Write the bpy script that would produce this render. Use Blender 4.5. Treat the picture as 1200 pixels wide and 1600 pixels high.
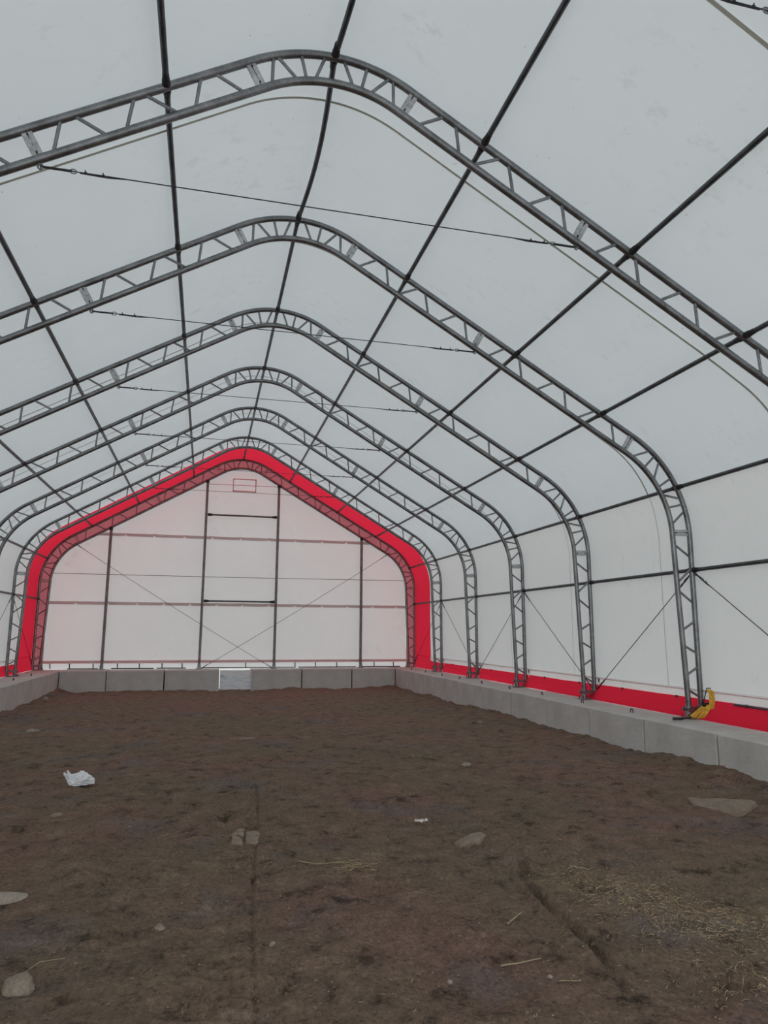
import bpy, bmesh, math, random
from mathutils import Vector, Matrix, noise, Euler
import numpy as np

random.seed(7)
scene = bpy.context.scene
col = scene.collection
for o in list(bpy.data.objects):
    bpy.data.objects.remove(o)

# ------------------------------------------------------------------ camera
CAM = Vector((-1.034, 0.0, 1.67))
YAW, PITCH, ROLL = math.radians(14.121), math.radians(9.63), math.radians(0.271)
FPX = 1091.46
cd = bpy.data.cameras.new('camera')
cam = bpy.data.objects.new('camera', cd)
col.objects.link(cam)
cd.sensor_fit = 'VERTICAL'
cd.sensor_height = 36.0
cd.lens = FPX / 1600.0 * 36.0
cd.clip_start = 0.05
cd.clip_end = 500
f = Vector((math.sin(YAW) * math.cos(PITCH), math.cos(YAW) * math.cos(PITCH), math.sin(PITCH)))
r0 = Vector((math.cos(YAW), -math.sin(YAW), 0))
u0 = r0.cross(f)
rr = r0 * math.cos(ROLL) + u0 * math.sin(ROLL)
uu = -r0 * math.sin(ROLL) + u0 * math.cos(ROLL)
cam.matrix_world = Matrix(((rr.x, uu.x, -f.x, CAM.x), (rr.y, uu.y, -f.y, CAM.y), (rr.z, uu.z, -f.z, CAM.z), (0, 0, 0, 1)))
scene.camera = cam

# ------------------------------------------------------------------ world, exposure
scene.view_settings.view_transform = 'Standard'
scene.view_settings.look = 'None'
scene.view_settings.gamma = 1.0
scene.view_settings.use_curve_mapping = False
scene.view_settings.exposure = 0.0
w = bpy.data.worlds.new('overcast_sky')
scene.world = w
w.use_nodes = True
wn = w.node_tree.nodes
wn['Background'].inputs[0].default_value = (0.93, 0.985, 1.0, 1)
wn['Background'].inputs[1].default_value = 1.58

# ------------------------------------------------------------------ helpers
def rgb(r, g, b):
    def c(v):
        v /= 255.0
        return v / 12.92 if v <= 0.04045 else ((v + 0.055) / 1.055) ** 2.4
    return (c(r), c(g), c(b), 1)

class NT:
    def __init__(s, name):
        s.m = bpy.data.materials.new(name)
        s.m.use_nodes = True
        s.n = s.m.node_tree.nodes
        s.l = s.m.node_tree.links
        s.p = s.n['Principled BSDF']
        s.out = s.n['Material Output']
        s.tc = s.n.new('ShaderNodeTexCoord')
    def noise(s, scale, detail=4, rough=0.6, vec=None, stretch=None):
        t = s.n.new('ShaderNodeTexNoise')
        t.inputs['Scale'].default_value = scale
        t.inputs['Detail'].default_value = detail
        t.inputs['Roughness'].default_value = rough
        src = vec or s.tc.outputs['Object']
        if stretch:
            mp = s.n.new('ShaderNodeMapping')
            mp.inputs['Scale'].default_value = stretch
            s.l.new(src, mp.inputs[0])
            src = mp.outputs[0]
        s.l.new(src, t.inputs['Vector'])
        return t.outputs['Fac']
    def ramp(s, fac, stops):
        t = s.n.new('ShaderNodeValToRGB')
        e = t.color_ramp.elements
        while len(e) < len(stops):
            e.new(0.5)
        for i, (p, c) in enumerate(stops):
            e[i].position = p
            e[i].color = c if len(c) == 4 else (*c, 1)
        s.l.new(fac, t.inputs[0])
        return t.outputs[0]
    def mix(s, fac, a, b, mode='MIX'):
        t = s.n.new('ShaderNodeMix')
        t.data_type = 'RGBA'
        t.blend_type = mode
        for v, i in ((fac, 0), (a, 6), (b, 7)):
            if isinstance(v, (int, float)):
                t.inputs[i].default_value = v
            elif isinstance(v, tuple):
                t.inputs[i].default_value = v
            else:
                s.l.new(v, t.inputs[i])
        return t.outputs[2]
    def bump(s, h, strength, dist, chain=None):
        t = s.n.new('ShaderNodeBump')
        t.inputs['Strength'].default_value = strength
        t.inputs['Distance'].default_value = dist
        s.l.new(h, t.inputs['Height'])
        if chain:
            s.l.new(chain, t.inputs['Normal'])
        return t.outputs[0]

def grey(v):
    return (v, v, v, 1)

def mat_plain(name, c, rough=0.6, metal=0.0, var=0.15, scale=8.0, bump=0.0):
    t = NT(name)
    n = t.noise(scale, 5)
    lo = tuple(x * (1 - var) for x in c[:3]) + (1,)
    hi = tuple(min(1, x * (1 + var)) for x in c[:3]) + (1,)
    t.l.new(t.ramp(n, [(0.35, lo), (0.65, hi)]), t.p.inputs['Base Color'])
    t.p.inputs['Roughness'].default_value = rough
    t.p.inputs['Metallic'].default_value = metal
    if bump:
        t.l.new(t.bump(n, 0.5, bump), t.p.inputs['Normal'])
    return t.m

def mat_fabric(name, c, trans, var=0.03, stain=0.0, tcol=None):
    """thin woven sheet: part of the daylight comes through"""
    t = NT(name)
    t.n.remove(t.p)
    n = t.noise(1.1, 5, 0.6)
    base = t.ramp(n, [(0.3, tuple(x * (1 - var) for x in c[:3]) + (1,)), (0.7, c)])
    if stain:
        s1 = t.noise(3.3, 8, 0.75, stretch=(1, 1.6, 1))
        s2 = t.noise(0.55, 2, 0.5)
        mask = t.mix(1.0, t.ramp(s1, [(0.55, grey(0)), (0.68, grey(1))]), t.ramp(s2, [(0.47, grey(0)), (0.62, grey(1))]), 'MULTIPLY')
        base = t.mix(mask, base, tuple(x * y for x, y in zip(c[:3], (1 - stain, 1 - stain * 1.05, 1 - stain * 1.25))) + (1,))
        sp = t.noise(26, 2, 0.4)
        base = t.mix(t.ramp(sp, [(0.775, grey(0)), (0.79, grey(0.5))]), base, (0.16, 0.15, 0.13, 1))
    wv = t.noise(2.2, 3, 0.5)
    bp = t.bump(wv, 0.35, 0.03)
    d = t.n.new('ShaderNodeBsdfDiffuse')
    tr = t.n.new('ShaderNodeBsdfTranslucent')
    mx = t.n.new('ShaderNodeMixShader')
    mx.inputs[0].default_value = trans
    t.l.new(base, d.inputs[0])
    if tcol:
        tr.inputs[0].default_value = tcol
    else:
        t.l.new(base, tr.inputs[0])
    t.l.new(bp, d.inputs['Normal'])
    t.l.new(d.outputs[0], mx.inputs[1])
    t.l.new(tr.outputs[0], mx.inputs[2])
    t.l.new(mx.outputs[0], t.out.inputs[0])
    return t.m

M = {}
M['roof_fabric'] = mat_fabric('white_roof_fabric', (0.745, 0.782, 0.80, 1), 0.30, stain=0.13)
M['wall_fabric'] = mat_fabric('white_wall_fabric', (0.78, 0.785, 0.78, 1), 0.30, stain=0.12)
M['gable_fabric'] = mat_fabric('white_gable_fabric', (0.83, 0.82, 0.81, 1), 0.33, stain=0.10)
M['red_fabric'] = mat_fabric('red_fabric', (0.66, 0.022, 0.05, 1), 0.42, var=0.10, tcol=(0.80, 0.03, 0.065, 1))
M['rose_fabric'] = mat_fabric('rose_fabric', (0.66, 0.24, 0.27, 1), 0.28, var=0.15)
M['seam'] = mat_fabric('seam_tape', (0.56, 0.565, 0.50, 1), 0.14, var=0.1)
M['hem'] = mat_fabric('hem_fabric', (0.82, 0.80, 0.79, 1), 0.28, var=0.08)
M['flap'] = mat_fabric('bright_flap_fabric', (0.88, 0.88, 0.87, 1), 0.42, var=0.05)
M['belt'] = mat_fabric('faded_belt', (0.72, 0.61, 0.60, 1), 0.30, var=0.15)
M['rosebelt'] = mat_fabric('rose_belt', (0.90, 0.66, 0.65, 1), 0.32, var=0.1)
M['strap'] = mat_plain('pale_webbing', (0.72, 0.70, 0.66, 1), 0.8)
M['sheet'] = None

def mat_steel(name, base, rough, metal):
    t = NT(name)
    n = t.noise(28, 6, 0.7)
    n2 = t.noise(5, 3, 0.5)
    m = t.mix(0.5, n, n2)
    t.l.new(t.ramp(m, [(0.38, tuple(x * 0.68 for x in base) + (1,)), (0.62, tuple(min(1, x * 1.25) for x in base) + (1,))]), t.p.inputs['Base Color'])
    rn = t.ramp(n, [(0.3, grey(rough - 0.08)), (0.7, grey(rough + 0.08))])
    t.l.new(rn, t.p.inputs['Roughness'])
    t.p.inputs['Metallic'].default_value = metal
    return t.m
M['galv'] = mat_steel('galvanised_steel', (0.235, 0.245, 0.255), 0.34, 0.95)
M['strut'] = mat_steel('galvanised_strut', (0.27, 0.28, 0.29), 0.42, 0.9)
M['plate'] = mat_steel('bright_galvanised_plate', (0.52, 0.53, 0.54), 0.5, 0.55)
M['purlin'] = mat_steel('dark_galvanised_tube', (0.11, 0.12, 0.125), 0.35, 0.85)
M['black'] = mat_plain('black_steel', (0.012, 0.013, 0.013, 1), 0.55)
M['cable'] = mat_plain('steel_cable', (0.035, 0.037, 0.04, 1), 0.5, 0.6)
M['wirelight'] = mat_plain('grey_rope', (0.22, 0.19, 0.19, 1), 0.8)
M['rubber'] = mat_plain('black_rubber_grip', (0.02, 0.02, 0.022, 1), 0.5)
M['yellow'] = mat_plain('yellow_webbing', (0.62, 0.36, 0.03, 1), 0.7, var=0.3, scale=20)
M['rusty'] = mat_plain('rusty_bar', (0.075, 0.05, 0.045, 1), 0.7)
M['post'] = mat_steel('brown_grey_post', (0.22, 0.20, 0.20), 0.5, 0.4)

def mat_concrete():
    t = NT('cast_concrete')
    n1 = t.noise(1.6, 6, 0.65)
    n2 = t.noise(30, 6, 0.7)
    n3 = t.noise(2.2, 4, 0.6, stretch=(1, 1, 5))
    c = t.ramp(n1, [(0.3, (0.46, 0.43, 0.40, 1)), (0.7, (0.64, 0.61, 0.575, 1))])
    c = t.mix(0.25, c, t.ramp(n2, [(0.35, grey(0.30)), (0.65, grey(0.62))]))
    c = t.mix(t.ramp(n3, [(0.56, grey(0)), (0.72, grey(0.5))]), c, (0.64, 0.62, 0.59, 1))
    t.l.new(c, t.p.inputs['Base Color'])
    t.p.inputs['Roughness'].default_value = 0.9
    v = t.n.new('ShaderNodeTexVoronoi')
    v.inputs['Scale'].default_value = 22
    t.l.new(t.tc.outputs['Object'], v.inputs['Vector'])
    pits = t.ramp(v.outputs['Distance'], [(0.03, grey(0)), (0.09, grey(1))])
    b = t.bump(pits, 0.25, 0.004)
    t.l.new(t.bump(n2, 0.35, 0.004, b), t.p.inputs['Normal'])
    return t.m
M['concrete'] = mat_concrete()

def mat_dirt():
    t = NT('churned_dirt')
    big = t.noise(0.38, 4, 0.55)
    big2 = t.noise(0.8, 5, 0.6)
    mid = t.noise(5, 8, 0.72)
    fine = t.noise(38, 9, 0.8)
    grit = t.noise(130, 4, 0.7)
    c = t.ramp(big, [(0.38, (0.232, 0.172, 0.120, 1)), (0.50, (0.248, 0.172, 0.124, 1)), (0.60, (0.265, 0.165, 0.127, 1))])
    # grey-mauve gravelly patches
    c = t.mix(t.ramp(big2, [(0.54, grey(0)), (0.66, grey(0.75))]), c, (0.215, 0.172, 0.160, 1))
    c = t.mix(1.0, c, t.ramp(mid, [(0.34, grey(0.36)), (0.44, grey(0.90)), (0.56, grey(1.06)), (0.67, grey(1.35))]), 'MULTIPLY')  # clod mottling, contrast raised so the colour carries relief shading
    c = t.mix(1.0, c, t.ramp(fine, [(0.36, grey(0.36)), (0.46, grey(0.95)), (0.55, grey(1.05)), (0.64, grey(1.55))]), 'MULTIPLY')  # soil speckle, its dark end also paints shade between the crumbs
    c = t.mix(t.ramp(grit, [(0.70, grey(0)), (0.76, grey(0.5))]), c, (0.46, 0.40, 0.35, 1))
    t.l.new(c, t.p.inputs['Base Color'])
    t.p.inputs['Roughness'].default_value = 0.95
    t.p.inputs['Specular IOR Level'].default_value = 0.15
    b1 = t.bump(mid, 0.8, 0.06)
    b2 = t.bump(fine, 1.0, 0.022, b1)
    b3 = t.bump(grit, 0.5, 0.004, b2)
    t.l.new(b3, t.p.inputs['Normal'])
    return t.m
M['dirt'] = mat_dirt()
M['outdirt'] = mat_plain('pale_yard_gravel', (0.42, 0.40, 0.38, 1), 0.95, scale=2)

def mat_stone(name, c):
    t = NT(name)
    n1 = t.noise(9, 6, 0.7)
    n2 = t.noise(60, 5, 0.7)
    k = t.ramp(n1, [(0.3, tuple(x * 0.7 for x in c) + (1,)), (0.7, tuple(x * 1.2 for x in c) + (1,))])
    k = t.mix(1.0, k, t.ramp(n2, [(0.35, grey(0.75)), (0.65, grey(1.15))]), 'MULTIPLY')
    t.l.new(k, t.p.inputs['Base Color'])
    t.p.inputs['Roughness'].default_value = 0.9
    t.l.new(t.bump(n2, 0.5, 0.004), t.p.inputs['Normal'])
    return t.m
M['stone_brown'] = mat_stone('brown_dusty_stone', (0.240, 0.182, 0.135))
M['stone_grey'] = mat_stone('grey_stone', (0.225, 0.180, 0.138))
M['stone_pale'] = mat_stone('pale_stone', (0.28, 0.235, 0.195))
M['wood'] = mat_stone('weathered_wood', (0.30, 0.23, 0.15))
M['straw'] = mat_plain('dry_straw', (0.40, 0.30, 0.18, 1), 0.8, var=0.35, scale=14)
M['bag'] = mat_plain('white_crumpled_plastic', (0.72, 0.72, 0.74, 1), 0.35, var=0.06, scale=6)
M['paper'] = mat_plain('white_paper_scrap', (0.6, 0.57, 0.53, 1), 0.8)

def mat_sheet():
    t = NT('printed_plastic_sheet')
    t.n.remove(t.p)
    n = t.noise(7, 5, 0.65, stretch=(0.45, 1, 3.2))
    c = t.ramp(n, [(0.46, (0.88, 0.90, 0.91, 1)), (0.60, (0.74, 0.79, 0.84, 1)), (0.68, (0.55, 0.60, 0.68, 1))])
    zz = t.n.new('ShaderNodeSeparateXYZ')
    t.l.new(t.tc.outputs['Object'], zz.inputs[0])
    msk = t.ramp(zz.outputs['Z'], [(0.22, grey(1)), (0.26, grey(0))])
    c = t.mix(msk, (0.88, 0.89, 0.90, 1), c)
    d = t.n.new('ShaderNodeBsdfDiffuse')
    tr = t.n.new('ShaderNodeBsdfTranslucent')
    mx = t.n.new('ShaderNodeMixShader')
    mx.inputs[0].default_value = 0.5
    t.l.new(c, d.inputs[0]); t.l.new(c, tr.inputs[0])
    t.l.new(d.outputs[0], mx.inputs[1]); t.l.new(tr.outputs[0], mx.inputs[2])
    t.l.new(mx.outputs[0], t.out.inputs[0])
    return t.m
M['sheet'] = mat_sheet()

class MB:
    """collects tubes, boxes and strips into one mesh"""
    def __init__(s):
        s.v = []; s.f = []
    def tube(s, pts, rad, seg=10, cap=True):
        pts = [Vector(p) for p in pts]
        n = len(pts)
        rads = rad if isinstance(rad, (list, tuple)) else [rad] * n
        base = len(s.v)
        t0 = (pts[1] - pts[0]).normalized()
        ref = Vector((0, 0, 1)) if abs(t0.z) < 0.9 else Vector((0, 1, 0))
        a = t0.cross(ref).normalized()
        for i, p in enumerate(pts):
            if i == 0: t = t0
            elif i == n - 1: t = (pts[-1] - pts[-2]).normalized()
            else: t = ((pts[i + 1] - p).normalized() + (p - pts[i - 1]).normalized()).normalized()
            a = (a - t * a.dot(t)).normalized()
            b = t.cross(a)
            for k in range(seg):
                an = 2 * math.pi * k / seg
                s.v.append(p + (a * math.cos(an) + b * math.sin(an)) * rads[i])
        for i in range(n - 1):
            for k in range(seg):
                k2 = (k + 1) % seg
                s.f.append((base + i * seg + k, base + i * seg + k2, base + (i + 1) * seg + k2, base + (i + 1) * seg + k))
        if cap:
            s.f.append(tuple(base + k for k in reversed(range(seg))))
            s.f.append(tuple(base + (n - 1) * seg + k for k in range(seg)))
        return s
    def box(s, c, size, mat=None):
        base = len(s.v)
        c = Vector(c)
        for dx in (-.5, .5):
            for dy in (-.5, .5):
                for dz in (-.5, .5):
                    v = Vector((dx * size[0], dy * size[1], dz * size[2]))
                    if mat is not None: v = mat @ v
                    s.v.append(c + v)
        for q in ((0, 1, 3, 2), (4, 6, 7, 5), (0, 4, 5, 1), (2, 3, 7, 6), (0, 2, 6, 4), (1, 5, 7, 3)):
            s.f.append(tuple(base + i for i in q))
        return s
    def quadstrip(s, A, B):
        base = len(s.v)
        n = len(A)
        s.v += [Vector(p) for p in A] + [Vector(p) for p in B]
        for i in range(n - 1):
            s.f.append((base + i, base + i + 1, base + n + i + 1, base + n + i))
        return s
    def build(s, name, m, parent=None, smooth=True, bevel=0):
        me = bpy.data.meshes.new(name)
        me.from_pydata([tuple(v) for v in s.v], [], s.f)
        me.update()
        me.materials.append(m)
        if smooth:
            me.polygons.foreach_set('use_smooth', [True] * len(me.polygons))
            me.set_sharp_from_angle(angle=math.radians(38))
        o = bpy.data.objects.new(name, me)
        col.objects.link(o)
        if parent: o.parent = parent
        if bevel:
            b = o.modifiers.new('bevel', 'BEVEL'); b.width = bevel; b.segments = 2
        return o

def empty(name, loc=(0, 0, 0)):
    o = bpy.data.objects.new(name, None)
    o.empty_display_size = 0.2
    o.location = loc
    col.objects.link(o)
    return o

def tag(o, label=None, cat=None, group=None, kind=None):
    if label: o['label'] = label
    if cat: o['category'] = cat
    if group: o['group'] = group
    if kind: o['kind'] = kind
    return o

def copy_tree(o, parent=None, loc=None):
    c = o.copy()
    col.objects.link(c)
    if parent is not None: c.parent = parent
    if loc is not None: c.location = loc
    for ch in list(o.children):
        copy_tree(ch, c)
    return c

# ------------------------------------------------------------------ cross-section of the hall
XW = 6.21            # outer chord on the wall
ZB = 0.40            # top of the concrete blocks
SL = 0.585
TH = math.atan(SL)
def outline(off=0.0, zbase=ZB, nr=14, ne=16, taper=False):
    """right half of the section from the ridge down; off moves it inwards"""
    pts = []
    xw = XW - off
    # rafter line z = z0 - SL*x
    z0 = 7.783 - off / math.cos(TH)
    R1 = 1.62 - off * 1.0
    t1 = R1 * math.tan(TH)
    cx, cz = 0.0, z0 - R1 / math.cos(TH)
    for i in range(nr + 1):
        a = TH * i / nr
        pts.append((cx + R1 * math.sin(a), cz + R1 * math.cos(a)))
    R2 = 1.79 - off
    turn = math.pi / 2 - TH
    kz = z0 - SL * xw
    t2 = R2 * math.tan(turn / 2)
    ex, ez = xw - t2 * math.cos(TH), kz + t2 * math.sin(TH)
    n = 14
    x1, z1 = pts[-1]
    for i in range(1, n):
        pts.append((x1 + (ex - x1) * i / n, z1 + (ez - z1) * i / n))
    ccx, ccz = xw - R2, kz - t2
    for i in range(ne + 1):
        a = TH + turn * i / ne
        pts.append((ccx + R2 * math.sin(a), ccz + R2 * math.cos(a)))
    zt = pts[-1][1]
    for i in range(1, 9):
        q = i / 8.0
        x = xw
        if taper: x = xw + 0.095 * q
        pts.append((x, zt + (zbase - zt) * q))
    return pts

def full(half):
    return [(-x, z) for x, z in reversed(half[1:])] + half

OUT = outline(0.0, 0.44)
INN = outline(0.305, 0.44, taper=True)

def nearest(poly, p):
    best = None
    for (a, b) in zip(poly[:-1], poly[1:]):
        A = Vector(a); B = Vector(b); P = Vector(p)
        t = max(0, min(1, (P - A).dot(B - A) / (B - A).length_squared))
        q = A + (B - A) * t
        d = (q - P).length
        if best is None or d < best[0]: best = (d, q, (B - A).normalized())
    return best[1], best[2]

ARCH_Y = [3.293 + 3.0 * k for k in range(8)]     # index 0 stands above and behind the frame

# ------------------------------------------------------------------ setting: fabric shell
Y_FRONT, Y_RED, Y_END = -1.5, 22.6, 24.41
SK = outline(-0.078, 0.812)
def sag(x, y):
    """fabric pulled in a little between arches"""
    k = (y - ARCH_Y[0]) / 3.0
    return 0.020 * math.sin(math.pi * (k - math.floor(k))) ** 2
def shell(name, half_a, half_b, y0, y1, m, side, step=0.25, extra=0.0):
    """side: 0 whole roof between eaves, +-1 one wall"""
    pts = SK[half_a:half_b]
    if side == 0:
        prof = [(-x, z) for x, z in reversed(pts[1:])] + pts
    else:
        prof = [(side * x, z) for x, z in pts]
    ys = [y0 + (y1 - y0) * i / max(1, round((y1 - y0) / step)) for i in range(max(1, round((y1 - y0) / step)) + 1)]
    mb = MB()
    n = len(prof)
    for y in ys:
        s_ = sag(0, y)
        for (x, z) in prof:
            cx, cz = 0, 3.2
            if z > 3.2:
                d = Vector((x * 0.6, z - 2.2)).normalized()
            else:
                d = Vector((1 if x > 0 else -1, 0))
            amt = s_ * min(1.0, max(0.0, (z - 0.6) / 1.0)) - extra
            mb.v.append(Vector((x - d.x * amt, y, z - d.y * amt)))
    for j in range(len(ys) - 1):
        for i in range(n - 1):
            mb.f.append((j * n + i, j * n + i + 1, (j + 1) * n + i + 1, (j + 1) * n + i))
    return mb.build(name, m)

# index of the eave (purlin line four) inside the section
eave_i = min(range(len(SK)), key=lambda i: abs(SK[i][1] - 3.93) + (0 if SK[i][0] > 5 else 9))
ceiling = shell('ceiling', 0, eave_i + 1, Y_FRONT, Y_RED, M['roof_fabric'], 0); tag(ceiling, kind='structure')
SKW = list(SK)
wall_right = shell('wall_right', eave_i, len(SK), Y_FRONT, Y_RED, M['wall_fabric'], 1); tag(wall_right, kind='structure')
wall_left = shell('wall_left', eave_i, len(SK), Y_FRONT, Y_RED, M['wall_fabric'], -1); tag(wall_left, kind='structure')
b = shell('red_end_band', 0, eave_i + 1, Y_RED, Y_END, M['red_fabric'], 0); b.parent = ceiling; b['label'] = 'red fabric band over the last bay'
for sd, wl in ((1, wall_right), (-1, wall_left)):
    b = shell('red_end_band', eave_i, len(SK), Y_RED, Y_END, M['red_fabric'], sd); b.parent = wl; b['label'] = 'red fabric band over the last bay'

# seams in the white fabric just beyond each arch
sf = outline(-0.066, 0.82)
for k, ya in enumerate(ARCH_Y[:7]):
    ys = ya + (0.66 if k else 0.53)
    if ys > Y_RED: continue
    def seam_pts(i0, i1, side, y):
        res = []
        pts = sf[i0:i1]
        pr = ([(-x, z) for x, z in reversed(pts[1:])] + pts) if side == 0 else [(side * x, z) for x, z in pts]
        for (x, z) in pr:
            q = abs(z)
            yy = y + 0.16 * min(1.0, max(0.0, (5.0 - z) / 1.5))
            d = Vector((x * 0.6, z - 2.2)).normalized() if z > 3.2 else Vector((1 if x > 0 else -1, 0))
            amt = sag(0, yy) * min(1.0, max(0.0, (z - 0.6))) + 0.006
            res.append((x - d.x * amt, yy, z - d.y * amt))
        return res
    for side, i0, i1, par in ((0, 0, eave_i + 1, ceiling), (1, eave_i, len(sf), wall_right), (-1, eave_i, len(sf), wall_left)):
        wd = 0.035 if side == 0 else 0.012
        A = seam_pts(i0, i1, side, ys)
        B = [(x, y + wd, z) for x, y, z in A]
        MB().quadstrip(A, B).build('fabric_seam', M['seam'], par)

# red skirts and hems along the foot of the side walls
for sd, wl in ((1, wall_right), (-1, wall_left)):
    n = 90
    A, B, C = [], [], []
    for i in range(n + 1):
        y = Y_FRONT + (24.35 - Y_FRONT) * i / n
        wv = 0.012 * noise.noise((y * 1.3, 3, sd)) 
        bx = 6.02 + 0.018 * max(0, y - 8) if y < 18 else 6.2
        A.append((sd * (6.282), y, (0.675 if y < 22.6 else 0.822) + 0.01 * noise.noise((y * 0.7, 1, 0))))
        B.append((sd * (min(bx, 6.2) + 0.06 * 0 + 0.5 * (6.25 - min(bx, 6.2)) + wv), y, 0.53))
        C.append((sd * (min(bx, 6.2) + wv), y, 0.408))
    mb = MB()
    mb.quadstrip(A, B).quadstrip(B, C)
    o = mb.build('red_skirt', M['red_fabric'], wl); o['label'] = 'red fabric skirt below the white wall'
    h = MB()
    ys = [Y_FRONT + (22.6 - Y_FRONT) * i / 60 for i in range(61)]
    rows = [[(sd * (6.280 - d), y, z) for y in ys] for d, z in ((0.0, 0.82), (0.016, 0.80), (0.02, 0.74), (0.016, 0.69), (0.0, 0.675))]
    for a_, b_ in zip(rows[:-1], rows[1:]): h.quadstrip(a_, b_)
    h.build('wall_hem', M['hem'], wl)
    MB().tube([(sd * 6.255, y, 0.795) for y in (Y_FRONT, 22.2)], 0.008, 6).build('hem_piping', M['rosebelt'], wl)
    # little black buckles along the hem
    for k in range(12):
        y = 6.9 + 1.5 * k
        if y < 22.1:
            MB().box((sd * 6.243, y, 0.672), (0.02, 0.05, 0.02)).tube([(sd * 6.238, y, 0.69), (sd * 6.233, y, 0.64)], 0.008, 6).build('hem_buckle', M['black'], wl)

# gable
prof = full(outline(0.27, 0.60))
mb = MB()
mb.v = [Vector((x, Y_END, z)) for x, z in prof]
mb.v += [Vector((x * 0.5, Y_END + 0.01, 0.60 + (z - 0.60) * 0.6)) for x, z in prof]
n = len(prof)
mb.f = [(i, i + 1, n + i + 1, n + i) for i in range(n - 1)]
mb.v.append(Vector((0, Y_END + 0.01, 0.60)))
mb.f += [(n + i, n + i + 1, 2 * n) for i in range(n - 1)]
wall_back = mb.build('wall_back', M['gable_fabric']); tag(wall_back, kind='structure')
po, pi_ = full(outline(-0.075, 0.42)), full(outline(0.272, 0.42))
MB().quadstrip([(x, Y_END - 0.02, z) for x, z in po], [(x, Y_END - 0.02, z) for x, z in pi_]).build('rose_border', M['rose_fabric'], wall_back)['label'] = 'dusty rose border of the white gable'
def inner_x(z):
    best = 0
    for (a, c) in zip(INN[:-1], INN[1:]):
        if (a[1] - z) * (c[1] - z) <= 0 and a[1] != c[1]:
            best = max(best, a[0] + (c[0] - a[0]) * (z - a[1]) / (c[1] - a[1]))
    return best
YG = Y_END - 0.045
def belt(z, dz, h, m):
    X = inner_x(z) + 0.03
    x = -X
    mb = MB(); ties = MB()
    rnd = random.Random(int(z * 100))
    while x < X:
        L = rnd.uniform(0.78, 0.92)
        x2 = min(x + L, X)
        mb.quadstrip([(x, YG, z + h / 2), (x2 - 0.02, YG, z + h / 2)], [(x, YG + 0.004, z - h / 2), (x2 - 0.02, YG + 0.004, z - h / 2)])
        if x2 < X:
            t = MB().box((x2 + 0.02, YG - 0.012, z + h * 0.25), (0.09, 0.012, h * 0.75)).build('belt_tie', M['strap'], wall_back)
        x = x2 + 0.05
    mb.build('gable_belt', m, wall_back)
belt(2.50, 0, 0.10, M['belt'])
belt(4.76, 0, 0.10, M['belt'])
X = inner_x(0.64)
MB().box((0, YG, 0.635), (2 * X, 0.02, 0.085)).build('gable_belt', M['rosebelt'], wall_back)
MB().quadstrip([(-X, YG + 0.035, 0.602), (X, YG + 0.035, 0.602)], [(-X, YG + 0.02, 0.402), (X, YG + 0.02, 0.402)]).build('hem_flap', M['flap'], wall_back)['label'] = 'bright white flap along the foot of the gable'
mb = MB()
for a_, c_ in ((-5.2, -4.3), (-3.9, -2.6), (-2.5, -1.6), (-1.15, 1.2), (1.35, 2.0), (2.1, 4.1), (4.3, 5.7)):
    mb.tube([(a_, YG - 0.03, 0.428), (c_, YG - 0.03, 0.423)], 0.016, 8)
mb.build('dark_foot_line', M['black'], wall_back)  # broken black line of thin tubes along the gable foot
for x in (-5.72, -5.15, -4.45, -3.72, -3.05, -2.35, -1.72, 0.33, 1.98, 2.68, 3.42, 4.75, 5.45):
    mb = MB().tube([(x, YG - 0.03, 0.60), (x + 0.01, YG - 0.035, 0.44)], 0.016, 6)
    mb.build('tie_strap', M['cable'], wall_back)
    MB().box((x, YG - 0.03, 0.61), (0.11, 0.03, 0.05)).build('tie_knot', M['strap'], wall_back)
# lacing along the gable legs
for sd in (-1, 1):
    for k in range(9):
        z = 0.55 + 0.33 * k
        MB().box((sd * (6.13 + 0.02 * (k % 2)), YG - 0.12, z), (0.09, 0.013, 0.016), Euler((0, 0.5 * sd * (1 if k % 2 else -1), 0)).to_matrix()).build('lacing_tie', M['strap'], wall_back)
# framed vent flap and ropes near the peak
v = empty('vent_flap', (0.075, YG, 6.64)); v.parent = wall_back
mb = MB()
for (cx, cz, sx, sz) in ((0, 0.215, 0.80, 0.03), (0, -0.215, 0.80, 0.045), (-0.385, 0, 0.03, 0.43), (0.385, 0, 0.03, 0.43)):
    mb.box((cx, 0, cz), (sx, 0.03, sz))
mb.build('vent_frame', M['rosebelt'], v, smooth=False)
MB().tube([(-1.18, YG, 6.63), (1.26, YG, 6.65)], 0.011, 6).build('gable_rope', M['rosebelt'], wall_back)

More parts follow.
